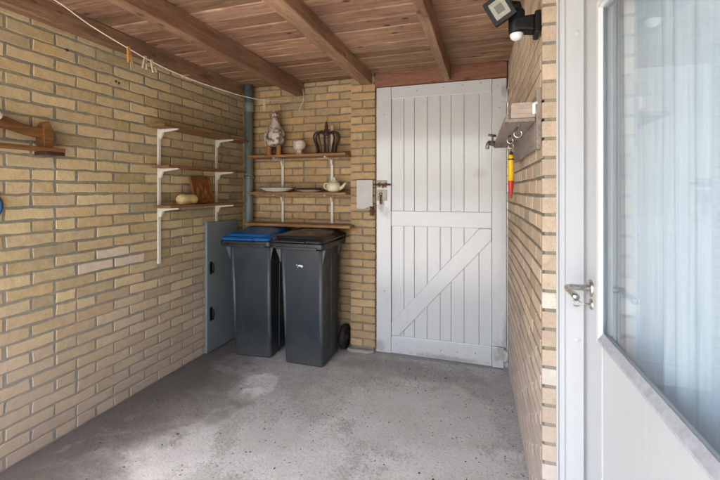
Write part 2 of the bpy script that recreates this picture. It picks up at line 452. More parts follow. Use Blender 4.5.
PAL_L = [lin(h) for h in ('#c2ac80', '#b89f73', '#cbb68a', '#ae9869', '#c6b088', '#b8a581', '#cfbb8e')]
PAL_B = [lin(h) for h in ('#b89868', '#ae8c60', '#c0a276', '#a5855d', '#bb9c73', '#b39168')]
PAL_R = [lin(h) for h in ('#ceb69c', '#d2bca4', '#c4ac94', '#d6c2aa', '#cab39c')]
LX = -2.122           # mortar plane; brick faces at about -2.115
ROOF = 2.235
rng = random.Random(3)

# left wall (path runs away from +x side: outward = right of direction, so go towards +y with outward +x)
wl = thing('brick_wall', 'long tan brick side wall carrying a three tier shelf and a coat rack', 'brick wall', (LX, 1.4, 0))
WL0 = .70
pathL = [(LX, WL0), (LX, 3.12)]
mb = MB(); backing(mb, pathL, 0, ROOF, .20); mb.build('mortar', M['mortar'], wl)
mb = MB(); bricks(mb, pathL, 0.004, ROOF - .005, 0, 1.33 - WL0 - .1115, PAL_L, rng,
                  pale=[(LX, 1.757, .926), (LX, 1.866, .868), (LX, 1.639, .868)])
mb.build('brick_face', M['brick_l'], wl)
for (y, z) in ((1.50, 2.045), (1.79, 1.955), (1.81, 1.95)):
    mb = MB(); mb.lathe([(0, .006), (.006, .005), (.009, 0)], 10, Matrix.Translation((LX + .002, y, z)) @ Matrix.Rotation(R(90), 4, 'Y')); mb.build('wall_plug', M['iron'], wl)
# back wall with pier
wb = thing('brick_wall', 'short ochre brick end wall with a pier beside the gate, holding three shelves', 'brick wall', (-1.5, 3.08, 0))
BY = 3.092
pathB = [(LX, BY), (-1.04, BY)]
mb = MB(); backing(mb, pathB, 0, ROOF - .002, .20); mb.box(-1.03, -.845, 2.998, 3.29, 0, ROOF - .001); mb.build('mortar', M['mortar_b'], wb)
mb = MB(); bricks(mb, pathB, 0.01, ROOF - .006, .02, .06, PAL_B, rng)
bricks(mb, [(-1.04, 2.998), (-.835, 2.998)], 0.03, ROOF - .006, .039, 0, PAL_B, rng, bond='pier')
mb.col = PAL_B[2]
r = 0
while .039 + r * COURSE < 2.15:      # the pier's cheeks, course by course
    zb = .039 + r * COURSE + JH/2; zt = zb + COURSE - JH
    if zt < 2.158:
        mb.col = rng.choice(PAL_B); mb.box(-1.04, -1.028, 2.999, 3.085, zb, zt)
        mb.col = rng.choice(PAL_B); mb.box(-.847, -.835, 2.999, 3.2, zb, zt)
    r += 1
mb.build('brick_face', M['brick_b'], wb)
# broken cement foot of the pier
mb = MB(); pts = [(-1.06, 2.96), (-1.0, 2.945), (-.93, 2.955), (-.88, 2.95), (-.84, 2.975), (-.838, 3.0), (-1.05, 3.0)]
mb.prism(pts, 0, .028, 'z'); mb.build('cement_foot', M['mortar'], wb, bevel=.008)

# right wall (house) : slightly bowed old brickwork, door opening, room behind
wr = thing('house_wall', 'pinkish tan brick house wall with the white glazed door set in it', 'house wall', (.19, 2.2, 0))
# outward must be -x : path goes towards -y
pathR = [(.160, 3.25), (.163, 3.03), (.173, 2.72), (.1815, 2.4), (.187, 2.1), (.190, 1.8), (.194, 1.45)]
mb = MB(); backing(mb, pathR, 0, ROOF, -.0); 
mb = MB()
n = len(pathR)
vs = []; fs = []
for p in pathR: vs += [(p[0], p[1], 0), (p[0], p[1], ROOF), (.42, p[1], 0), (.42, p[1], ROOF)]
for i in range(n - 1):
    o = 4*i; fs += [(o, o+1, o+5, o+4), (o+2, o+6, o+7, o+3), (o+1, o+3, o+7, o+5), (o, o+4, o+6, o+2)]
fs += [(0, 2, 3, 1), (4*n-4, 4*n-3, 4*n-1, 4*n-2)]
mb.add(vs, fs)
mb.box(.194, .42, -.45, .36, 0, ROOF)            # wall on the near side of the door
mb.box(.194, .42, .36, 1.45, 2.10, ROOF)         # over the door
mb.build('mortar', M['mortar_b'], wr)
mb = MB()
bricks(mb, pathR, .004, ROOF - .006, .0, .05, PAL_R, rng, depth=.004, pj=.0003, jmax=.0012)
bricks(mb, [(.194, .36), (.194, -.45)], .02, ROOF - .006, .0, .05, PAL_R, rng)
bricks(mb, [(.194, 1.45), (.194, .36)], 2.11, ROOF - .006, .0, .05, PAL_R, rng)
# reveal that faces the camera: one header wide, course by course
r = 0
while r * COURSE < ROOF - .06:
    zb = r * COURSE + JH/2 + .001; zt = zb + COURSE - JH
    c = mulc(mixc(rng.choice(PAL_R), lin('#b9a491'), rng.uniform(.1, .6)), rng.uniform(.72, .92))
    if r in (14, 10, 5): c = lin('#d6cfc6')
    mb.col = c; e = rng.uniform(-.002, .002)
    mb.hexa([(.184, 1.438 + e, zb), (.184, 1.438 + e, zt), (.184, 1.46, zb), (.184, 1.46, zt), (.245, 1.438 - e, zb), (.245, 1.438, zt), (.245, 1.46, zb), (.245, 1.46, zt)])
    r += 1
mb.build('brick_face', M['brick_r'], wr, bevel=.002, seg=1)
mb = MB(); mb.box(.191, .2445, 1.4402, 1.4499, 0, ROOF - .01); mb.build('reveal_mortar', M['mortar'], wr)

# ------------------------------------------------------------------ floor, ground
mb = MB(); mb.box(-2.35, .45, -.6, 3.06, -.12, 0)
tag(mb.build('floor', M['floor']), kind='structure')
mb = MB(); mb.add([(-60, -60, -.03), (60, -60, -.03), (60, 60, -.03), (-60, 60, -.03)], [(0, 1, 2, 3)])
tag(mb.build('ground', M['ground']), kind='structure')

# ------------------------------------------------------------------ roof
rf = thing('carport_roof', 'reddish brown boarded carport roof on four wooden joists', 'roof', (-1, 1.5, ROOF))
FRONT = -.30
mb = MB(); y = FRONT; i = 0
while y < 3.30:
    w = rng.choice((.112, .118, .125))
    k = rng.choice((.72, .85, .95, 1.0, 1.08, 1.2)) * rng.uniform(.95, 1.05); mb.col = (k * rng.uniform(.97, 1.03), k * rng.uniform(.94, 1.02), k * rng.uniform(.9, 1.02))
    e = rng.uniform(0, .003)
    # board with a chamfered lower edge that leaves a V joint
    a, b = y + .0015, y + w - .0015; z0 = ROOF + e
    prof = [(a, z0 + .008), (a + .006, z0), (b - .006, z0), (b, z0 + .008), (b, z0 + .02), (a, z0 + .02)]
    mb.prism(prof, -2.33, .425, 'x')
    y += w; i += 1
mb.build('roof_boards', M['roofwood'], rf)
mb = MB(); mb.box(-2.36, .45, FRONT - .03, 3.33, ROOF + .026, ROOF + .05); mb.build('roof_felt', M['bitumen'], rf)
def timber(mb, x0, x1, y0, y1, z0, z1, along='y', n=26, w=.0022):
    """a sawn timber whose faces and arrises wander a little"""
    rings = []
    for i in range(n + 1):
        t = i / n; q = []
        bow = .004 * math.sin(3.1 * t + x0 * 7)
        for (a, b) in ((0, 0), (.5, 0), (1, 0), (1, .5), (1, 1), (0, 1), (0, .5)):
            jx, jz = rng.uniform(-w, w), (rng.uniform(-w, w) if b < 1 else 0)
            if along == 'y': q.append((x0 + (x1 - x0) * a + jx + bow, y0 + (y1 - y0) * t, z0 + (z1 - z0) * b + jz + (bow if b < 1 else 0)))
            else: q.append((x0 + (x1 - x0) * t, y0 + (y1 - y0) * a + jx, z0 + (z1 - z0) * b + jz))
        rings.append(q)
    loft(mb, rings)
def loft(mb, rings, cap0=True, cap1=True, smooth=False):
    n = len(rings[0]); vs = [p for r_ in rings for p in r_]
    fs = [(i*n + j, i*n + (j+1) % n, (i+1)*n + (j+1) % n, (i+1)*n + j) for i in range(len(rings)-1) for j in range(n)]
    if cap0: fs.append(tuple(range(n)))
    if cap1: fs.append(tuple(range((len(rings)-1)*n, len(rings)*n)))
    mb.add(vs, fs, smooth)
def joist(x0, x1, z0, y0, y1, kz=1.):
    mb = MB(); k = kz; mb.col = (k, k * rng.uniform(.95, 1), k * rng.uniform(.92, 1))
    timber(mb, x0, x1, y0, y1, z0, ROOF + .001)
    return mb.build('joist', M['beam'], rf, bevel=.004)
joist(-2.112, -2.045, 2.140, FRONT, 3.09, .80)
joist(-1.565, -1.495, 2.122, FRONT, 3.085, .95)
joist(-.955, -.862, 2.145, FRONT, 3.06, 1.1)
joist(-.302, -.252, 2.118, FRONT, 2.985, 1.15)
mb = MB(); mb.col = (.95, .9, .86); mb.box(-.834, .152, 2.99, 3.05, 2.118, ROOF - .002); mb.box(-.834, .158, 3.052, 3.09, 2.05, ROOF - .003); mb.build('header_board', M['beam_x'], rf, bevel=.004)  # second box is added behind the gate top to close a slit of light
mb = MB(); mb.col = (1, .9, .85); mb.box(-2.34, .43, FRONT - .03, FRONT - .002, 2.14, ROOF + .03); mb.build('fascia', M['beam_x'], rf, bevel=.004)

# ------------------------------------------------------------------ gate
GY = 3.005
gt = thing('wooden_gate', 'off white ledged and braced timber gate with rusty bolt and diagonal brace', 'gate', (-.34, GY, 0))
gx = [-.821, -.706, -.606, -.524, -.424, -.325, -.244, -.149, -.042, .049, .144]
mb = MB()
for a, b in zip(gx[:-1], gx[1:]):
    sub = [(a, b)]
    for (p, q) in sub:
        mb.box(p + .0011, q - .0011, 3.022, 3.044, .02, 2.11)
mb.box(-.832, .1535, 3.036, 3.050, .004, 2.113)  # unseen backing added to block sky light in the gaps around the boards
mb.build('boards', M['gate'], gt, bevel=.0028)
def gpart(name, pts, y0, y1, mat, bev=.003):
    m_ = MB(); m_.prism(pts, y0, y1, 'y'); return m_.build(name, mat, gt, bevel=bev)
def rect(x0, x1, z0, z1): return [(x0, z0), (x1, z0), (x1, z1), (x0, z1)]
lst = gpart('stile', rect(-.825, -.707, .012, 2.115), GY, 3.021, M['gate'])
rst = gpart('stile', rect(.049, .148, .16, 2.112), GY, 3.021, M['gate'])
gpart('rail', rect(-.705, .047, 2.018, 2.114), GY + .001, 3.021, M['gate_x'])
gpart('rail', rect(-.705, .047, 1.018, 1.136), GY + .001, 3.021, M['gate_x'])
gpart('rail', [(-.705, .018), (.047, .012), (.047, .158), (-.705, .150)], GY + .001, 3.021, M['gate_x'])
gpart('stile', [(.050, .010), (.128, .008), (.132, .157), (.050, .157)], GY - .003, 3.021, M['gate_x']).name = 'repair_block'
gpart('brace', [(-.704, .255), (-.704, .153), (-.648, .153), (.046, .935), (.046, 1.016), (-.040, 1.016)], GY + .002, 3.021, M['gate'])
# bolt with its plate, lock plate, keyhole
mb = MB(); mb.box(-.822, -.738, GY - .004, GY, 1.318, 1.378); bp = mb.build('bolt_plate', M['oldsteel'], gt, bevel=.001)
mb = MB(); mb.tube([(-.845, GY - .014, 1.343), (-.715, GY - .014, 1.343), (-.702, GY - .014, 1.343)], [.008, .008, .006], 10)
mb.tube([(-.765, GY - .014, 1.343), (-.765, GY - .03, 1.325), (-.765, GY - .034, 1.315)], .005, 8)
mb.box(-.805, -.795, GY - .026, GY - .003, 1.328, 1.358); mb.box(-.752, -.742, GY - .026, GY - .003, 1.328, 1.358); mb.build('bolt', M['rust'], bp)
mb = MB(); mb.box(-.818, -.738, GY - .005, GY, 1.215, 1.302); lp = mb.build('lock_plate', M['oldsteel'], gt, bevel=.002)
mb = MB(); mb.lathe([(0, .014), (.012, .013), (.014, .005), (.014, 0)], 16, Matrix.Translation((-.787, GY - .005, 1.268)) @ Matrix.Rotation(R(90), 4, 'X'))
mb.build('lock_cylinder', M['steel'], lp)
mb = MB(); mb.box(-.792, -.782, GY - .03, GY - .012, 1.222, 1.262); mb.tube([(-.787, GY - .024, 1.225), (-.785, GY - .03, 1.20), (-.78, GY - .028, 1.185)], [.006, .008, .003], 8)
mb.build('key', M['rust'], lp)
def hinge(z):
    mb = MB(); mb.tube([(.152, GY - .006, z - .045), (.152, GY - .006, z + .045)], .007, 10); mb.box(.108, .150, GY - .004, GY - .0005, z - .04, z + .04)
    return mb.build('hinge', M['gate_x'], gt)
hinge(1.98); hinge(.10)
for (x, z) in ((-.5, 2.07), (-.30, 2.08), (-.16, 2.085), (-.03, 2.09), (.09, 2.06), (-.2, .085), (-.07, .09), (-.32, .08), (-.66, .09), (.1, 1.9), (-.76, 1.9), (-.76, .5)):
    mb = MB(); mb.lathe([(0, .0016), (.0035, .0012), (.0045, 0)], 8, Matrix.Translation((x, GY, z)) @ Matrix.Rotation(R(90), 4, 'X')); mb.build('screw_head', M['oldsteel'], gt)

# keeper on the pier, cover plate
mb = MB(); 
mb.tube([(-.862, 2.984, 1.165), (-.848, 2.965, 1.150), (-.836, 2.972, 1.13), (-.846, 2.975, 1.11)], [.007, .008, .007, .004], 8)
mb.tube([(-.875, 2.984, 1.135), (-.857, 2.966, 1.128), (-.842, 2.972, 1.145)], [.006, .007, .005], 8)
mb.box(-.872, -.838, 2.979, 2.985, 1.095, 1.175)
tag(mb.build('latch_keeper', M['rust'], bevel=.001), 'small rusty latch keeper on the brick pier below the cover plate', 'latch')
mb = MB(); mb.prism([(-.982, 1.15), (-.905, 1.15), (-.895, 1.162), (-.880, 1.158), (-.872, 1.172), (-.848, 1.168), (-.848, 1.381), (-.982, 1.381)], 2.973, 2.9845, 'y')
tag(mb.build('cover_plate', M['plate_grey'], bevel=.002), 'pale grey rectangular plate fixed to the brick pier beside the gate bolt', 'cover plate')

# ------------------------------------------------------------------ shelves
def bracket_mb(base, out, along, L=.17, h=.062):
    """pressed steel shelf bracket: a tapering arm, seen as a thin wedge"""
    b = Vector(base); o = Vector(out); w = Vector(along) * .008
    mbk = MB()
    P = [b + Vector((0, 0, 0)), b + o * L, b + o * L - Vector((0, 0, .008)), b + o * .03 - Vector((0, 0, .022)), b + o * .012 - Vector((0, 0, h)), b - Vector((0, 0, h))]
    vs = [p - w for p in P] + [p + w for p in P]; n = len(P)
    mbk.add(vs, [tuple(range(n)), tuple(range(2*n-1, n-1, -1))] + [(i, i+n, (i+1) % n + n, (i+1) % n) for i in range(n)])
    return mbk
def rail_mb(base, out, along, z0, z1):
    b = Vector(base); o = Vector(out); a = Vector(along)
    mbk = MB(); q = [b - a*.011, b + a*.011, b + a*.011 + o*.012, b - a*.011 + o*.012]
    mbk.add([(v.x, v.y, z0) for v in q] + [(v.x, v.y, z1) for v in q], [(0, 1, 2, 3), (7, 6, 5, 4)] + [(i, i+4, (i+1) % 4 + 4, (i+1) % 4) for i in range(4)])
    return mbk
def slots(base, out, along, z0, z1):
    b = Vector(base) + Vector(out) * .0125; a = Vector(along); mbk = MB(); z = z0 + .03
    while z < z1 - .03:
        for sx in (-.004, .004):
            c = b + a * sx; mbk.box(c.x - .0015, c.x + .0015, c.y - .0015, c.y + .0015, z, z + .012)
        z += .032
    return mbk

sl = thing('wall_shelf', 'three tier brown board shelf on cream rails along the side wall', 'shelf', (-2.112, 2.4, 1.2))
for y, z0 in ((2.105, .80), (2.70, .86)):
    rail_mb((-2.113, y, 0), (1, 0, 0), (0, 1, 0), z0, 1.745).build('rail', M['cream'], sl, bevel=.001)
for z in (1.712, 1.447, 1.180):
    for y in (2.105, 2.70): bracket_mb((-2.101, y, z - .001), (1, 0, 0), (0, 1, 0), .155).build('bracket', M['cream'], sl, bevel=.001)
for z, y0, y1 in ((1.712, 1.995, 2.93), (1.447, 2.03, 2.90), (1.180, 2.045, 2.87)):
    k = rng.uniform(.9, 1.1); mb = MB(); mb.col = (k, k, k); mb.box(-2.098, -1.955, y0, y1, z, z + .018); mb.build('shelf_board', M['shelf_y'], sl, bevel=.002)

sb = thing('wall_shelf', 'three tier brown board shelf on white rails above the wheelie bins', 'shelf', (-1.5, 3.078, 1.2))
for x, z1 in ((-1.70, 1.60), (-1.232, 1.845)):
    rail_mb((x, 3.079, 0), (0, -1, 0), (1, 0, 0), .93, z1).build('rail', M['cream'], sb, bevel=.001)
for z in (1.575, 1.262, 1.000):
    for x in (-1.70, -1.232): bracket_mb((x, 3.067, z - .001), (0, -1, 0), (1, 0, 0), .16 if z > 1.1 else .14).build('bracket', M['cream'], sb, bevel=.001)
for z, x0, x1, y0, k in ((1.575, -1.945, -1.045, 2.885, .95), (1.262, -1.95, -1.045, 2.885, .95), (1.000, -1.955, -1.000, 2.86, 1.15)):
    mb = MB(); mb.col = (k, k, k)
    mb.box(x0, x1, y0, 3.064 if x1 < -1.04 else 2.978, z, z + .02)
    if x1 > -1.04: mb.box(x0, -1.045, 2.9781, 3.064, z, z + .02)
    mb.build('shelf_board', M['shelf'], sb, bevel=.002 if x1 < -1.04 else 0)

# --- objects on the end wall shelf
T1 = 1.595; T2 = 1.282
# hen jar
hx, hy = -1.722, 2.975
hn = thing('hen_figurine', 'speckled white and brown pottery hen on orange legs on the top shelf', 'figurine', (hx, hy, T1))
mb = MB(); mb.lathe([(0, .075), (.05, .078), (.078, .10), (.088, .14), (.085, .18), (.070, .22), (.050, .255), (.034, .285), (.025, .31), (.026, .335), (.032, .352), (.028, .368), (.014, .378), (0, .38)], 24, Matrix.Translation((hx, hy, T1)), 1, .8)
body = mb.build('body', M['hen'], hn, loc=(hx, hy, T1))
for sx in (-1, 1):
    mb = MB(); mb.lathe([(0, -.055), (.02, -.05), (.034, -.02), (.03, .02), (.016, .05), (0, .058)], 14, Matrix.Translation((hx + sx * .078, hy - .005, T1 + .155)) @ Matrix.Rotation(R(12 * sx), 4, 'Y'), .45, 1)
    mb.build('wing', M['hen'], hn, loc=(hx, hy, T1))
    mb = MB(); mb.lathe([(0, 0), (.026, 0), (.027, .012), (.020, .03), (.021, .085), (0, .09)], 14, Matrix.Translation((hx + sx * .048, hy - .02, T1)))
    mb.build('leg', M['orange'], hn)
mb = MB(); mb.lathe([(0, 0), (.05, 0), (.06, .02), (.05, .08), (0, .085)], 16, Matrix.Translation((hx, hy + .015, T1)), 1, .6); mb.build('base', M['iron'], hn)
mb = MB(); mb.lathe([(.010, 0), (.006, .016), (0, .03)], 10, Matrix.Translation((hx + .024, hy - .02, T1 + .347)) @ Matrix.Rotation(R(100), 4, 'Y') @ Matrix.Rotation(R(-20), 4, 'X')); mb.build('beak', M['orange'], hn)
mb = MB(); mb.prism([(hx - .022, T1 + .375), (hx - .018, T1 + .392), (hx - .008, T1 + .382), (hx, T1 + .396), (hx + .008, T1 + .384), (hx + .018, T1 + .388), (hx + .018, T1 + .36)], hy - .006, hy + .006); mb.build('comb', M['hen'], hn, bevel=.002)
# cup
cx, cy = -1.485, 2.965
cp = thing('footed_cup', 'squat off white relief cup on a foot, on the top shelf between hen and crown', 'cup', (cx, cy, T1))
mb = MB(); mb.lathe([(0, .035), (.028, .040), (.048, .055), (.054, .08), (.053, .105), (.049, .118), (.045, .118), (.048, .10), (.044, .06), (0, .05)], 24, Matrix.Translation((cx, cy, T1))); mb.build('bowl', M['relief'], cp)
mb = MB(); mb.lathe([(0, 0), (.034, 0), (.034, .008), (.024, .016), (.022, .03), (.028, .042), (0, .043)], 20, Matrix.Translation((cx, cy, T1))); mb.build('foot', M['relief'], cp)
# iron crown
kx, ky = -1.235, 2.955
kr = thing('crown_ornament', 'dark brown iron crown with curved ribs and a finial on the top shelf', 'ornament', (kx, ky, T1))
mb = MB(); mb.tube([(kx + .088 * math.cos(a), ky + .05 * math.sin(a), T1 + .006) for a in [2*math.pi*i/28 for i in range(29)]], .006, 8, False); mb.build('ring', M['iron'], kr)
for i in range(8):
    a = 2 * math.pi * (i + .5) / 8
    prof = [(.085, .004), (.083, .03), (.090, .07), (.108, .115), (.112, .145), (.098, .172), (.070, .180), (.040, .170), (.014, .158)]
    pts = [(kx + r_ * math.cos(a), ky + r_ * .58 * math.sin(a), T1 + z_) for r_, z_ in prof]
    mb = MB(); mb.tube(pts, .0085, 8); mb.build('rib', M['iron'], kr, smooth=True)
mb = MB(); mb.lathe([(0, .15), (.026, .155), (.022, .168), (.026, .182), (.018, .198), (.012, .21), (.017, .225), (.010, .243), (.006, .262), (0, .268)], 16, Matrix.Translation((kx, ky, T1))); mb.build('finial', M['iron'], kr)
# dishes
def dish(name, x, y, r_, h, mat, rim, label, group):
    t = thing(name, label, 'dish', (x, y, T2), group)
    mb = MB(); mb.lathe([(0, 0), (r_*.55, 0), (r_*.6, .004), (r_*.85, h*.6), (r_*.97, h), (r_, h), (r_, h + .004), (r_*.96, h + .004), (r_*.8, h*.62), (r_*.5, .008), (0, .008)], 36, Matrix.Translation((x, y, T2)), 1, .58); mb.build('bowl', mat, t)
    mb = MB(); mb.tube([(x + (r_+.001)*math.cos(a), y + (r_+.001)*.58*math.sin(a), T2 + h + .004) for a in [2*math.pi*i/40 for i in range(41)]], .003, 6, False); mb.build('rim', rim, t)
dish('shallow_dish', -1.700, 2.973, .168, .037, M['porcelain'], M['iron'], 'wide shallow white oval dish at the pipe end of the middle shelf', 'dishes on the middle shelf')
dish('shallow_dish', -1.395, 2.973, .128, .017, M['porcelain'], M['iron'], 'low dark rimmed oval dish between the wide dish and the teapot', 'dishes on the middle shelf')
mb = MB(); mb.lathe([(0, 0), (.10, 0), (.112, .006), (.112, .010), (0, .012)], 30, Matrix.Translation((-1.395, 2.973, T2 + .0245)), 1, .58)
tag(mb.build('dark_plate', M['iron']), 'flat dark plate lying in the low oval dish beside the teapot', 'plate')
# teapot
tx, ty = -1.175, 2.965
tp = thing('teapot', 'round cream glazed teapot with knob lid on the middle shelf', 'teapot', (tx, ty, T2))
mb = MB(); mb.lathe([(0, 0), (.036, 0), (.05, .012), (.060, .035), (.059, .058), (.048, .076), (.034, .084), (0, .085)], 24, Matrix.Translation((tx, ty, T2))); mb.build('body', M['cream_pot'], tp)
mb = MB(); mb.lathe([(.034, .084), (.030, .094), (.014, .100), (.010, .104), (.014, .112), (.010, .120), (0, .122)], 18, Matrix.Translation((tx + .004, ty, T2))); mb.build('lid', M['cream_pot'], tp)
mb = MB(); mb.tube([(tx + .05, ty, T2 + .028), (tx + .08, ty - .01, T2 + .042), (tx + .10, ty - .015, T2 + .066), (tx + .112, ty - .018, T2 + .074)], [.017, .013, .010, .009], 10); mb.build('spout', M['cream_pot'], tp)
mb = MB(); mb.tube([(tx - .05, ty, T2 + .07), (tx - .078, ty, T2 + .072), (tx - .088, ty, T2 + .05), (tx - .074, ty, T2 + .028), (tx - .054, ty, T2 + .022)], .006, 8); mb.build('handle', M['cream_pot'], tp)

# --- objects on the side shelf
mb = MB(); T = 1.198
pts = []
for (px, pr) in ((2.195, .026), (2.215, .040), (2.25, .041), (2.285, .035), (2.32, .040), (2.35, .038), (2.372, .022)): pts.append(((-2.03, px, T + .034), pr))
mb.tube([p for p, _ in pts], [q for _, q in pts], 14)
tag(mb.build('yellow_stone', M['stone'], sub=1), 'lumpy pale yellow stone lying on the lowest side wall shelf', 'stone')
pq = thing('carved_plaque', 'brown carved wood plaque leaning on the wall on the lowest side shelf', 'plaque', (-2.05, 2.48, T))
m_ = Matrix.Translation((-2.055, 2.48, T + .003)) @ Matrix.Rotation(R(-14), 4, 'Y')
mb = MB(); mb.box(0, .014, -.105, .105, 0, .200, m_); mb.build('board', M['carve'], pq, bevel=.003)
mb = MB()
for (y, z, w, h) in ((-.04, .09, .022, .07), (.04, .09, .022, .07), (0, .12, .03, .05), (-.06, .05, .012, .04), (.06, .05, .012, .04), (0, .045, .014, .04)):
    mb.lathe([(0, .008), (.6, .007), (.9, .004), (1, 0)], 14, m_ @ Matrix.Translation((.014, y, z)) @ Matrix.Rotation(R(90), 4, 'Y') @ Matrix.Diagonal((h*.6, w, 1, 1)))
for (y0, y1, z0, z1) in ((-.105, .105, .186, .2), (-.105, .105, 0, .012), (-.105, -.094, .012, .186), (.094, .105, .012, .186)): mb.box(.013, .02, y0, y1, z0, z1, m_)
mb.build('carving', M['carve'], pq)

# ------------------------------------------------------------------ coat rack at the left edge
rk = thing('coat_rack', 'dark wooden wall rack with a wavy top rail and narrow ledge', 'rack', (-2.112, 1.1, 1.5))
mb = MB(); mb.box(-2.095, -2.02, .80, 1.425, 1.490, 1.508); mb.build('ledge', M['rackwood'], rk, bevel=.003)
mb = MB(); mb.prism([(1.345, 1.508), (1.385, 1.508), (1.392, 1.56), (1.385, 1.60), (1.372, 1.628), (1.362, 1.640), (1.352, 1.62), (1.342, 1.60)], -2.112, -2.05, 'x'); mb.build('end_bracket', M['rackwood'], rk, bevel=.003)
top = [(1.35, 1.604), (1.30, 1.606), (1.25, 1.615), (1.20, 1.632), (1.15, 1.640), (1.05, 1.645), (.95, 1.640), (.85, 1.640), (.82, 1.64)]
bot = [(.82, 1.588), (.85, 1.59), (1.05, 1.59), (1.15, 1.586), (1.20, 1.578), (1.25, 1.566), (1.30, 1.558), (1.35, 1.556)]
mb = MB(); mb.prism(top + bot, -2.085, -2.062, 'x'); mb.build('top_rail', M['rackwood'], rk, bevel=.004)
mb = MB(); mb.box(-2.115, -2.03, 1.34, 1.43, 1.472, 1.490); mb.build('foot_block', M['iron'], rk, bevel=.002)
mb = MB(); mb.lathe([(0, .03), (.014, .029), (.019, .02), (.016, .008), (.009, 0)], 16, Matrix.Translation((-2.062, 1.148, 1.630)) @ Matrix.Rotation(R(90), 4, 'Y')); mb.build('knob', M['knob'], rk)
mb = MB(); mb.prism([(.80, 1.508), (.84, 1.508), (.845, 1.62), (.80, 1.62)], -2.112, -2.05, 'x'); mb.build('end_bracket', M['rackwood'], rk, bevel=.003)
# wall plate below it
wp = thing('wall_plate', 'small round blue and white plate hanging on the brick below the coat rack', 'plate', (-2.113, 1.135, 1.228))
m_ = Matrix.Translation((-2.112, 1.135, 1.228)) @ Matrix.Rotation(R(90), 4, 'Y')
mb = MB(); mb.lathe([(0, 0), (.04, 0), (.064, .012), (.066, .015), (.055, .013), (.04, .008)], 32, m_); mb.build('rim', M['plate_blue'], wp)
mb = MB(); mb.lathe([(.0405, .0082), (.03, .0075), (0, .0075)], 32, m_); mb.build('centre', M['porcelain'], wp)

# ------------------------------------------------------------------ corner: pipe, grey cupboard door
pp = thing('drain_pipe', 'grey green plastic drain pipe standing in the brick corner', 'pipe', (-2.0, 3.0, 0))
mb = MB(); mb.tube([(-2.0, 3.0, 0), (-2.0, 3.0, 1.2), (-2.0, 3.0, 2.233)], .039, 24); mb.build('tube', M['pipe'], pp)
mb = MB(); mb.lathe([(.040, 0), (.045, .002), (.045, .085), (.040, .09)], 24, Matrix.Translation((-2.0, 3.0, 1.99))); mb.build('socket', M['pipe'], pp)
mb = MB(); mb.lathe([(.0395, 0), (.043, 0), (.043, .025), (.0395, .025)], 24, Matrix.Translation((-2.0, 3.0, 1.4))); mb.box(-2.007, -1.993, 3.042, 3.085, 1.402, 1.423); mb.build('pipe_clip', M['oldsteel'], pp)

gp = thing('cupboard_door', 'grey painted cupboard door panel with two black pulls against the side wall', 'cupboard door', (-2.1, 2.77, .01))
mb = MB(); mb.box(-2.108, -2.085, 2.558, 2.955, .008, 1.043); mb.build('panel', M['grey_panel'], gp, bevel=.003)
for z0, z1 in ((.630, .728), (.255, .365)):
    mb = MB(); mb.box(-2.085, -2.082, 2.588, 2.618, z0, z1); pl = mb.build('pull_plate', M['black'], gp, bevel=.001)
    mb = MB(); mb.tube([(-2.083, 2.603, z0 + .012), (-2.062, 2.603, z0 + .016), (-2.058, 2.603, (z0+z1)/2), (-2.062, 2.603, z1 - .016), (-2.083, 2.603, z1 - .012)], .006, 8); mb.build('pull_handle', M['black'], pl, smooth=True)

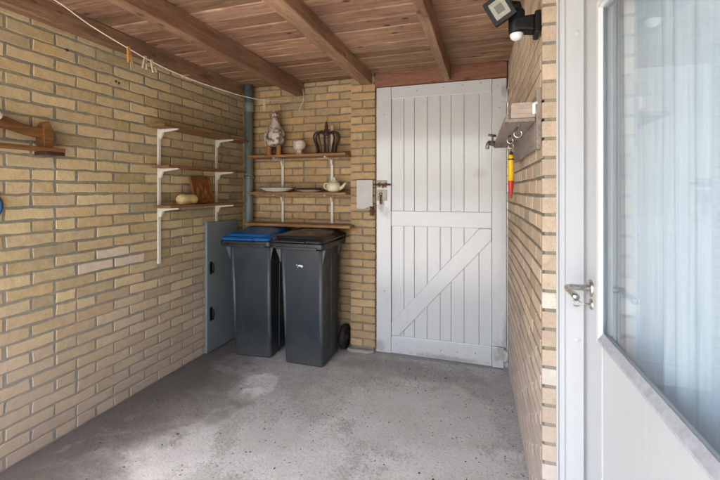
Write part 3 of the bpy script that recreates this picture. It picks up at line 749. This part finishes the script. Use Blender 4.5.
# ------------------------------------------------------------------ wheelie bins
def rrect(cx, cy, hw, hd, r, n=4):
    pts = []
    for (sx, sy, a0) in ((1, 1, 0), (-1, 1, 90), (-1, -1, 180), (1, -1, 270)):
        for i in range(n + 1):
            a = R(a0 + 90 * i / n); pts.append((cx + sx * (hw - r) + r * math.cos(a), cy + sy * (hd - r) + r * math.sin(a)))
    return pts
def loft(mb, rings, cap0=True, cap1=True, smooth=False):
    n = len(rings[0]); vs = [p for r_ in rings for p in r_]
    fs = [(i*n + j, i*n + (j+1) % n, (i+1)*n + (j+1) % n, (i+1)*n + j) for i in range(len(rings)-1) for j in range(n)]
    if cap0: fs.append(tuple(range(n)))
    if cap1: fs.append(tuple(range((len(rings)-1)*n, len(rings)*n)))
    mb.add(vs, fs, smooth)
def wheelie(label, body_m, lid_m, loc, rz, lid_w=1.0):
    # local frame: x across, y from front (-) to hinge (+), z up
    t = thing('wheelie_bin', label, 'wheelie bin', (0, 0, 0), 'wheelie bins in the corner')
    def ring(cx, cy, hw, hd, r_, z): return [(x, y, z) for x, y in rrect(cx, cy, hw, hd, r_)]
    mb = MB()
    loft(mb, [ring(0, .005, .148, .150, .02, 0), ring(0, .005, .157, .160, .028, .012), ring(0, 0, .160, .170, .03, .35), ring(0, -.005, .170, .185, .028, .845), ring(0, -.005, .170, .185, .028, .868)])
    body = mb.build('body', body_m, t, smooth=False, bevel=.003)
    # raised corner ribs and side flutes
    mb = MB()
    for sx in (-1, 1):
        mb.hexa([(sx*.150, -.02, .05), (sx*.160, -.03, .82), (sx*.150, .06, .05), (sx*.160, .07, .82), (sx*.165, -.02, .05), (sx*.1745, -.03, .82), (sx*.165, .06, .05), (sx*.1745, .07, .82)])
    mb.build('flutes', body_m, body, bevel=.006)
    for sx in (-1, 1):
        mb = MB(); mb.tube([(sx*.137, -.136, .03), (sx*.143, -.160, .42), (sx*.151, -.176, .866)], [.014, .016, .018], 12); mb.build('corner_ridge', M['bin_grip'], body, smooth=True)
    # rim, wider than the body, with gussets under its overhang
    mb = MB(); loft(mb, [ring(-.012, -.015, .198, .222, .03, .868), ring(-.012, -.015, .215, .238, .035, .878), ring(-.012, -.015, .217, .240, .035, .912), ring(-.012, -.015, .208, .230, .03, .918)])
    rim = mb.build('rim', M['bin_dark'], t, bevel=.003)
    for sx, ex in ((-1, .215), (1, .19)):
        mb = MB(); y0 = -.188
        mb.prism([(sx*.168, .868), (sx*ex, .868), (sx*.168, .76)], y0, y0 + .012, 'y'); mb.build('gusset', M['bin_grip'], body)
        mb = MB(); mb.prism([(sx*.168, .868), (sx*ex, .868), (sx*.168, .78)], .12, .132, 'y'); mb.build('gusset', M['bin_grip'], body)
    # comb for the lifter, under the front rim
    mb = MB(); mb.box(-.17, .15, -.262, -.20, .872, .890)
    mb.build('lifting_comb', M['bin_dark'], rim, bevel=.002)
    # domed lid with raised field and front lip
    mb = MB(); w = lid_w
    def lr(hw, y0, y1, r_, zf, zb):
        return [(x, y, zf + (zb - zf) * (y - y0) / (y1 - y0)) for x, y in rrect(-.012, (y0+y1)/2, hw * w, (y1-y0)/2, r_, 5)]
    loft(mb, [lr(.212, -.262, .228, .04, .918, .926), lr(.216, -.266, .232, .045, .932, .944), lr(.206, -.256, .224, .05, .943, .958), lr(.190, -.235, .205, .05, .946, .963), lr(.182, -.226, .198, .05, .962, .982), lr(.165, -.205, .185, .05, .968, .992), lr(.08, -.1, .10, .03, .978, .996)], True, True)
    lid = mb.build('lid', lid_m, t, bevel=.004)
    mb = MB(); mb.box(-.09, .07, -.285, -.262, .925, .936); mb.build('lid_grip', lid_m, lid, bevel=.003)
    # rear handle bar, hinge lugs
    mb = MB(); mb.tube([(-.20, .245, .90), (-.20, .275, .935), (.176, .275, .935), (.176, .245, .90)], .013, 10)
    mb.build('handle_bar', M['bin_dark'], t)
    for x in (-.15, .126):
        mb = MB(); mb.box(x, x + .03, .20, .285, .90, .953); mb.build('hinge', M['bin_dark'], t, bevel=.004)
    # axle and wheels
    mb = MB(); mb.tube([(-.205, .235, .10), (.205, .235, .10)], .010, 10); mb.build('axle', M['oldsteel'], t)
    for x in (-.185, .185):
        mx = Matrix.Translation((x, .235, .10)) @ Matrix.Rotation(R(90), 4, 'Y')
        mb = MB(); mb.lathe([(.074, -.020), (.090, -.022), (.098, -.015), (.100, 0), (.098, .015), (.090, .022), (.074, .020)], 30, mx); ty = mb.build('wheel', M['rubber'], t)
        mb = MB(); mb.lathe([(0, -.024), (.02, -.024), (.024, -.014), (.060, -.010), (.075, -.018), (.0755, .018), (.060, .010), (.024, .014), (.02, .024), (0, .024)], 30, mx); mb.build('hub', M['bin_dark'], ty)
    mb = MB(); mb.box(-.13, .13, .155, .215, .03, .20); mb.build('axle_housing', body_m, body, bevel=.01)
    t.location = loc; t.rotation_euler = (0, 0, rz)
    return t
bb = wheelie('dark grey wheelie bin with a bright blue lid, beside the grey cupboard door', M['bin'], M['blue'], (-1.738, 2.790, 0), R(5), .95)
bd = wheelie('dark grey wheelie bin with a black lid, beside the brick pier', M['bin'], M['bin_dark'], (-1.280, 2.775, 0), R(0))
# worn pale emblem on the front of the black lidded bin
mb = MB(); 
for (x, z, a, b) in ((-.012, .745, .016, .007), (.004, .742, .010, .009), (-.036, .748, .005, .005), (-.028, .733, .004, .003)):
    mb.lathe([(0, .0012), (.9, .001), (1, 0)], 18, Matrix.Translation((x, -.1895, z)) @ Matrix.Rotation(R(90), 4, 'X') @ Matrix.Diagonal((a, b, 1, 1)))
em = mb.build('emblem', M['dome'], bd); em.matrix_parent_inverse = Matrix.Identity(4)

# ------------------------------------------------------------------ clothes line and pegs
RP = [(-2.05, 1.02, 2.255), (-1.995, 1.15, 2.243), (-1.938, 1.317, 2.199), (-1.897, 1.458, 2.132), (-1.848, 1.628, 2.072), (-1.814, 1.747, 2.036), (-1.776, 1.879, 2.007), (-1.727, 2.052, 1.983), (-1.663, 2.272, 1.969), (-1.628, 2.395, 1.966), (-1.582, 2.557, 1.974), (-1.524, 2.757, 2.008), (-1.490, 2.90, 2.05), (-1.470, 3.005, 2.095), (-1.487, 3.03, 2.165)]
def smooth_pts(P, n=5):
    P = [Vector(p) for p in P]; out = []
    for i in range(len(P) - 1):
        p0, p1, p2, p3 = P[max(i-1, 0)], P[i], P[i+1], P[min(i+2, len(P)-1)]
        for k in range(n):
            t = k / n; out.append(.5 * ((2*p1) + (p2 - p0)*t + (2*p0 - 5*p1 + 4*p2 - p3)*t*t + (3*p1 - p0 - 3*p2 + p3)*t**3))
    return out + [P[-1]]
cl = thing('clothes_line', 'off white cord clothes line sagging from the first joist to the second', 'clothes line', (-1.47, 3.0, 2.1))
mb = MB(); mb.tube(smooth_pts(RP), .0032, 8); mb.build('cord', M['rope'], cl)
mb = MB(); mb.tube(smooth_pts([(-1.470, 3.005, 2.095), (-1.466, 3.0, 2.06), (-1.478, 2.99, 2.02), (-1.492, 2.985, 1.985), (-1.497, 2.985, 1.97)]), .0035, 6); mb.build('cord_end', M['rope'], cl)
def peg(p, lean, mat, label, ln=.075, swing=0):
    m_ = Matrix.Translation(p) @ Matrix.Rotation(R(swing), 4, 'Z') @ Matrix.Rotation(R(lean), 4, 'X')
    t = thing('clothes_peg', label, 'clothes peg', p, 'clothes pegs on the line')
    for s in (-1, 1):
        mb = MB(); mb.hexa([m_ @ Vector(v) for v in [(-.005, s*.0005, .012), (-.005, s*.0005 + s*.006, .012), (-.005, s*.010, -ln), (-.005, s*.016, -ln), (.005, s*.0005, .012), (.005, s*.0005 + s*.006, .012), (.005, s*.010, -ln), (.005, s*.016, -ln)]])
        mb.build('peg_arm', mat, t, bevel=.001)
    mb = MB(); mb.tube([m_ @ Vector((.006, -.008, -.025)), m_ @ Vector((.006, .008, -.025))], .003, 8); mb.build('spring', M['oldsteel'], t)
    return t
peg((-1.846, 1.636, 2.070), 8, M['peg_orange'], 'orange clothes peg, first on the cord and brightest')
peg((-1.822, 1.722, 2.043), -4, M['peg_wood'], 'bleached peg hanging straight just past the orange peg', .06)
peg((-1.812, 1.757, 2.034), 22, M['peg_wood'], 'bleached peg leaning over, second past the orange peg', .06)
peg((-1.758, 1.945, 1.996), 100, M['peg_wood'], 'bleached peg lying sideways along the cord above the side shelf', .045)
peg((-1.578, 2.57, 1.975), 0, M['peg_wood'], 'pale clothes peg hanging alone in front of the end wall above the hen', .075, 60)

# ------------------------------------------------------------------ floodlight with sensor
fl = thing('flood_light', 'black floodlight with square lens and white motion sensor on the house wall', 'flood light', (.185, 1.5, 1.88))
mb = MB(); mb.box(.165, .186, 1.47, 1.55, 1.845, 1.925); mb.build('wall_base', M['black'], fl, bevel=.006)
mb = MB(); mb.hexa([(.10, 1.475, 1.868), (.10, 1.475, 1.912), (.10, 1.535, 1.868), (.10, 1.535, 1.912), (.168, 1.48, 1.858), (.168, 1.48, 1.918), (.168, 1.54, 1.858), (.168, 1.54, 1.918)]); mb.build('arm', M['black'], fl, bevel=.008)
mb = MB(); mb.lathe([(0, .085), (.024, .083), (.028, .075), (.028, .005), (.024, -.002), (0, -.002)], 24, Matrix.Translation((.108, 1.505, 1.862))); mb.build('sensor_body', M['black'], fl)
mb = MB(); mb.lathe([(.0225, 0), (.023, -.006), (.020, -.015), (.013, -.021), (0, -.024)], 24, Matrix.Translation((.108, 1.505, 1.8605))); mb.build('sensor_dome', M['dome'], fl)
# lamp head: faces down and out of the carport, turned towards the left of the opening
m_ = Matrix.Translation((.052, 1.475, 1.942)) @ Matrix.Rotation(R(-8), 4, 'Z') @ Matrix.Rotation(R(14), 4, 'X') @ Matrix.Rotation(R(62), 4, 'Y') @ Matrix.Scale(.74, 4)
mb = MB()
loft(mb, [[m_ @ Vector((x, -.040, z)) for x, z in rrect(0, 0, .062, .055, .006, 2)], [m_ @ Vector((x, -.018, z)) for x, z in rrect(0, 0, .064, .057, .006, 2)], [m_ @ Vector((x, .012, z)) for x, z in rrect(0, 0, .05, .045, .006, 2)], [m_ @ Vector((x, .02, z)) for x, z in rrect(0, 0, .035, .03, .006, 2)]])
hd = mb.build('lamp_head', M['black'], fl, bevel=.002)
mb = MB(); mb.box(-.042, .042, -.0415, -.039, -.036, .036, m_); ln_ = mb.build('lens', M['lampglass'], fl)
mb = MB(); mb.box(-.020, .020, -.0435, -.0414, -.018, .018, m_); mb.build('led_plate', M['led'], ln_, bevel=.001)
mb = MB()
for i in range(5): mb.box(-.036 + i*.017, -.030 + i*.017, .012, .036, -.035, .035, m_)
mb.build('cooling_fins', M['black'], hd)
mb = MB(); mb.tube([(.108, 1.505, 1.94), (.105, 1.51, 1.962), (.088, 1.507, 1.966), (.058, 1.495, 1.948)], [.02, .022, .02, .016], 12); mb.build('swivel', M['black'], fl)

# ------------------------------------------------------------------ coat hook shelf on the house wall
hr = thing('hook_shelf', 'weathered grey wooden hook shelf with a pale box end on the house wall', 'hook shelf', (.17, 1.9, 1.5))
mb = MB(); mb.hexa([(.168, 1.50, 1.448), (.168, 1.50, 1.60), (.150, 2.30, 1.448), (.150, 2.30, 1.60), (.180, 1.50, 1.448), (.180, 1.50, 1.60), (.1655, 2.30, 1.448), (.1655, 2.30, 1.60)]); mb.build('back_board', M['greywood'], hr, bevel=.002)
mb = MB(); mb.hexa([(.068, 1.475, 1.540), (.068, 1.475, 1.552), (.048, 2.36, 1.540), (.048, 2.36, 1.552), (.167, 1.475, 1.540), (.167, 1.475, 1.552), (.149, 2.36, 1.540), (.149, 2.36, 1.552)]); mb.build('shelf_board', M['greywood'], hr, bevel=.002)
mb = MB(); mb.box(.088, .167, 1.470, 1.488, 1.5525, 1.606); mb.build('end_board', M['palewood'], hr, bevel=.002)
mb = MB(); mb.hexa([(.072, 1.489, 1.5525), (.072, 1.489, 1.572), (.052, 2.35, 1.5525), (.052, 2.35, 1.572), (.082, 1.489, 1.5525), (.082, 1.489, 1.572), (.062, 2.35, 1.5525), (.062, 2.35, 1.572)]); mb.build('front_lip', M['greywood'], hr, bevel=.002)
mb = MB(); mb.box(.168, .1835, 1.455, 1.490, 1.440, 1.648); mb.build('wall_batten', M['greywood'], hr, bevel=.002)
mb = MB(); mb.tube([(.162, 1.462, 1.562), (.160, 1.458, 1.595), (.172, 1.456, 1.60)], .007, 6); mb.build('white_clip', M['dome'], hr)
def cup_hook(x, y, z, k=1.):
    mb = MB(); pts = [(x + .0, y, z + .03 * k)]
    for i in range(11):
        a = R(150 + i * 27); pts.append((x + .015*k*math.cos(a), y, z + .015*k*math.sin(a)))
    mb.tube(pts, .0032, 8); return mb.build('cup_hook', M['steel'], hr, smooth=True)
cup_hook(.120, 1.60, 1.515, .95); cup_hook(.105, 1.82, 1.515, .8); cup_hook(.120, 2.02, 1.512, .8)
mb = MB(); mb.tube([(.058, 2.30, 1.556), (.040, 2.28, 1.558), (.022, 2.25, 1.560)], [.018, .016, .012], 10)
mb.tube([(.040, 2.28, 1.575), (.038, 2.278, 1.60)], [.006, .006], 8); mb.tube([(.020, 2.255, 1.602), (.056, 2.30, 1.602)], .007, 8)
mb.tube([(.022, 2.25, 1.562), (.014, 2.24, 1.55), (.012, 2.238, 1.525)], [.010, .010, .011], 10)
tag(mb.build('metal_tap', M['oldsteel']), 'dull metal tap resting at the far end of the hook shelf', 'tap')
# yellow and red float hanging from the far hook
ft = thing('pencil_float', 'yellow tube with a red pointed tip hanging from the hook shelf', 'float', (.120, 2.02, 1.49))
def zz(x, y, prof, n=16): 
    m0 = MB(); m0.lathe(prof, n, Matrix.Translation((x, y, 0))); return m0
FX = .120
zz(FX, 2.02, [(0, 1.472), (.011, 1.470), (.0135, 1.462), (.0135, 1.345), (0, 1.345)]).build('tube', M['yellow'], ft)
zz(FX, 2.02, [(.0138, 1.3448), (.0138, 1.336), (.010, 1.305), (.004, 1.262), (0, 1.258)]).build('tip', M['red'], ft)
mb = MB(); mb.lathe([(0, 1.487), (.006, 1.486), (.0085, 1.478), (.006, 1.471), (0, 1.471)], 12, Matrix.Translation((FX, 2.02, 0))); mb.tube([(FX, 2.02, 1.485), (FX, 2.02, 1.500)], .002, 6); mb.build('cap', M['iron'], ft)
mb = MB(); mb.lathe([(.0137, 1.452), (.0142, 1.45), (.0142, 1.446), (.0137, 1.444)], 16, Matrix.Translation((FX, 2.02, 0))); mb.build('band', M['iron'], ft)

# ------------------------------------------------------------------ door frame, glazed door, curtain, room
df = thing('door_frame', 'white painted door frame around the glazed door', 'door frame', (.28, 1.44, 0))
mb = MB(); mb.box(.2265, .307, 1.437, 1.4505, 0, 2.0995); mb.box(.3072, .38, 1.4485, 1.4505, 0, 2.0995); mb.box(.2555, .3068, 1.431, 1.4368, 0, 2.039); mb.box(.2262, .2315, 1.4300, 1.4368, 0, 2.0995); mb.box(.236, .2515, 1.4335, 1.4368, 0, 2.0995)
mb.build('jamb', M['white'], df, bevel=.0015)
mb = MB(); mb.box(.226, .38, .3605, .375, 0, 2.0995); mb.build('jamb', M['white'], df, bevel=.0015)
mb = MB(); mb.box(.227, .379, .3752, 1.4368, 2.04, 2.0995); mb.build('head', M['white'], df, bevel=.0015)
mb = MB(); mb.box(.227, .379, .3752, 1.4368, 0.001, .03); mb.build('threshold', M['alu'], df, bevel=.002)
for z in (1.815, .81):
    mb = MB(); mb.lathe([(0, .001), (.007, .0009), (.0085, 0)], 16, Matrix.Translation((.288, 1.431, z)) @ Matrix.Rotation(R(90), 4, 'X')); mb.build('screw_cap', M['white'], df)

# leaf, local frame: u runs from the lock edge towards the hinges (-y), out = -x
HX, HY, AL = .3135, 1.428, R(1.45)
def lp_(u, o, z):  # o = outwards from the leaf's outer face
    return Vector((HX + math.sin(AL) * u - o * math.cos(AL), HY - math.cos(AL) * u - o * math.sin(AL), z))
def lbox(mb, u0, u1, o0, o1, z0, z1):
    return mb.hexa([lp_(u, o, z) for o in (o0, o1) for u in (u0, u1) for z in (z0, z1)])
dl = thing('glazed_door', 'white glazed door with lever handle, steel key and solid lower panel', 'door', (HX, HY, .03))
LW = 1.044; G0, G1 = .155, .90
GZ0, GZ1 = .895, 1.815
mb = MB(); lbox(mb, 0, G0, 0, -.012, .034, 2.036); lbox(mb, 0, G0 - .035, -.0121, -.04, .034, 2.036); mb.build('stile', M['white'], dl, bevel=.0015)
mb = MB(); lbox(mb, G1, LW, 0, -.012, .034, 2.036); lbox(mb, G1 + .035, LW, -.0121, -.04, .034, 2.036); mb.build('stile', M['white'], dl, bevel=.0015)
mb = MB(); lbox(mb, G0 + .0005, G1 - .0005, -.0005, -.012, GZ1, 2.035); lbox(mb, G0 - .0345, G1 + .0345, -.0122, -.0395, GZ1 + .035, 2.035); mb.build('rail', M['white'], dl, bevel=.001)
mb = MB(); lbox(mb, G0 + .0005, G1 - .0005, -.0045, -.012, .035, GZ0 - .002); lbox(mb, G0 - .0345, G1 + .0345, -.0122, -.0395, .035, GZ0 - .04); mb.build('lower_panel', M['white'], dl, bevel=.001)
mb = MB(); lbox(mb, G0 - .002, G0 + .020, .0135, .0005, GZ0 - .028, GZ1 + .02); mb.build('glazing_bead', M['bead'], dl, bevel=.0015)
mb = MB(); lbox(mb, G1 - .020, G1 + .002, .0135, .0005, GZ0 - .028, GZ1 + .02); mb.build('glazing_bead', M['bead'], dl, bevel=.0015)
mb = MB(); lbox(mb, G0 + .0202, G1 - .0202, .013, .0005, GZ1 - .002, GZ1 + .020); mb.build('glazing_bead', M['bead'], dl, bevel=.0015)
mb = MB(); lbox(mb, G0 + .0005, G1 - .0005, -.004, -.008, GZ0 - .001, GZ1 - .001); gl = mb.build('glass', M['glass'], dl)
mb = MB()   # sloping weather sill
u0, u1 = G0 + .0203, G1 - .0203
prof = [(-.0005, GZ0 + .002), (.003, GZ0 + .003), (.0145, GZ0 - .016), (.0145, GZ0 - .023), (.0005, GZ0 - .023)]
N = 30; vs = []
for i in range(N + 1):
    u = u0 + (u1 - u0) * i / N
    for k, (o, z) in enumerate(prof):
        j = rng.uniform(-.0012, .0012) if k in (1, 2) else 0
        vs.append(lp_(u, o + j, z + j))
k = len(prof); fs = [(i*k + j, i*k + (j+1) % k, (i+1)*k + (j+1) % k, (i+1)*k + j) for i in range(N) for j in range(k)] + [tuple(range(k)), tuple(range(N*k, N*k + k))]
mb.add(vs, fs); mb.build('weather_sill', M['alu'], dl)
# handle
def lm(u, o, z): return Matrix.Translation(lp_(u, o, z)) @ Matrix.Rotation(AL, 4, 'Z') @ Matrix.Rotation(R(-90), 4, 'Y')
U = .055
mb = MB(); mb.lathe([(0, .009), (.022, .009), (.026, .006), (.026, 0)], 28, lm(U, 0, .995)); ro = mb.build('handle_rose', M['steel'], dl)
mb = MB(); mb.tube(smooth_pts([lp_(U, .008, .995), lp_(U, .045, .995), lp_(U, .062, .995), lp_(U + .012, .070, .995), lp_(U + .05, .070, .994), lp_(U + .115, .068, .992)], 4), .0095, 14); mb.build('lever', M['steel'], ro, smooth=True)
mb = MB(); mb.lathe([(0, .006), (.009, .006), (.016, .005), (.018, 0)], 24, lm(U, 0, .945)); es = mb.build('key_escutcheon', M['steel'], dl)
mb = MB(); mb.tube([lp_(U, .006, .945), lp_(U, .03, .945)], .0028, 8)
mb.tube([lp_(U, .030 + .011 - .011*math.cos(a), .945 + .009*math.sin(a)) for a in [2*math.pi*i/16 for i in range(17)]], .0024, 8, False); mb.build('key', M['steel'], es)
# curtain, hung close behind the leaf
mb = MB(); N = 420; Zs = [.06, .5, .9, 1.3, 1.7, 2.02]; vs = []
def fold(u, z):
    a = u * 34 + 1.9 * math.sin(u * 9) + .3 * z
    a += .55 * math.sin(a)
    return .72 * math.sin(a) + .22 * math.sin(2 * a + 1.1 + .4 * z) + .26 * math.sin(u * 29 + 1.3 + .3 * z) + .24 * math.sin(u * 97 + 2.2 * math.sin(u * 13) + z)
for z in Zs:
    for i in range(N + 1):
        u = .03 + i * .985 / N; vs.append(lp_(u, -.072 + .024 * fold(u, z), z))
fs = [(r_*(N+1) + i, r_*(N+1) + i + 1, (r_+1)*(N+1) + i + 1, (r_+1)*(N+1) + i) for r_ in range(len(Zs)-1) for i in range(N)]
mb.add(vs, fs, True); cu = mb.build('curtain', M['curtain'], fix=False); so = cu.modifiers.new('thick', 'SOLIDIFY'); so.thickness = .0012
tag(cu, 'pale bluish white pleated voile curtain behind the door glass', 'curtain')
# the room's shell behind the curtain
mb = MB()
mb.box(2.0, 2.1, -.3, 2.4, 0, .35); mb.box(2.0, 2.1, -.3, 2.4, 2.35, 2.4); mb.box(.43, 2.0, -.4, -.3, 0, 2.4); mb.box(.43, 2.0, 2.4, 2.5, 0, 2.4); mb.box(.43, 2.1, -.4, 2.5, 2.4, 2.5); mb.box(.4605, 2.0, -.3, 2.4, .001, .05)
tag(mb.build('room_interior', M['roomwall']), kind='structure')

# ------------------------------------------------------------------ crumbs on the floor
rng2 = random.Random(11)
mb = MB()
for i in range(260):
    x = rng2.uniform(-2.0, .1); y = rng2.uniform(1.0, 2.98)
    if rng2.random() < .35: x = rng2.gauss(-.3, .3); y = 2.9 - abs(rng2.gauss(0, .25))
    if not (-2.05 < x < .12 and .9 < y < 2.98): continue
    s_ = rng2.uniform(.0015, .0045) * (1.6 if rng2.random() < .08 else 1); a = rng2.uniform(0, 6.28)
    m_ = Matrix.Translation((x, y, 0)) @ Matrix.Rotation(a, 4, 'Z')
    mb.lathe([(s_, 0), (s_*.8, s_*.5), (0, s_*.6)], 5, m_, 1.3, .8)
tag(mb.build('floor_crumbs', M['iron'], smooth=False), 'scattered dark crumbs and grit on the concrete floor', 'debris', kind='stuff')
mb = MB()
for i in range(70):
    x = rng2.uniform(-.86, .13); y = 2.99 - abs(rng2.gauss(0, .045))
    s_ = rng2.uniform(.003, .009); a = rng2.uniform(0, 6.28)
    m_ = Matrix.Translation((x, y, .0005)) @ Matrix.Rotation(a, 4, 'Z') @ Matrix.Rotation(rng2.uniform(-.3, .3), 4, 'X')
    mb.box(-s_, s_, -s_*.5, s_*.4, .001, .003, m_)
tag(mb.build('paint_flakes', M['gate_x']), 'off white paint flakes lying along the foot of the gate', 'debris', kind='stuff')

# ------------------------------------------------------------------ light and camera
SUN_EL, SUN_AZ = R(66), R(190)      # azimuth measured from +y clockwise: behind the camera
w = bpy.data.worlds.new('World'); S.world = w; w.use_nodes = True
nt = w.node_tree; bg = nt.nodes['Background']
sky = nt.nodes.new('ShaderNodeTexSky'); sky.sky_type = 'NISHITA'; sky.sun_disc = False
sky.sun_elevation = SUN_EL; sky.sun_rotation = SUN_AZ; sky.air_density = 1.0; sky.dust_density = 4.0; sky.ozone_density = 1.0
nt.links.new(sky.outputs[0], bg.inputs[0]); bg.inputs[1].default_value = .12
sd = bpy.data.lights.new('sun', 'SUN'); sd.energy = 1.5; sd.angle = R(14); sd.color = (1, .98, .95)
so = bpy.data.objects.new('sun', sd); COL.objects.link(so)
d = Vector((math.sin(SUN_AZ) * math.cos(SUN_EL), math.cos(SUN_AZ) * math.cos(SUN_EL), math.sin(SUN_EL)))
so.rotation_euler = (-d).to_track_quat('-Z', 'Y').to_euler(); so.location = d * 20

cd = bpy.data.cameras.new('camera'); co = bpy.data.objects.new('camera', cd); COL.objects.link(co)
co.location = (0, 0, 1.3); co.rotation_euler = (R(90), 0, math.atan(125 / 390))
cd.sensor_width = 36; cd.lens = 390 / 720 * 36; cd.shift_y = -50 / 720; cd.clip_start = .02; cd.clip_end = 300
S.camera = co
S.view_settings.view_transform = 'Standard'; S.view_settings.look = 'None'; S.view_settings.gamma = 1; S.view_settings.use_curve_mapping = False
S.view_settings.exposure = 3.2
S.cycles.max_bounces = 12; S.cycles.diffuse_bounces = 6; S.cycles.transparent_max_bounces = 12
S.cycles.use_denoising = True
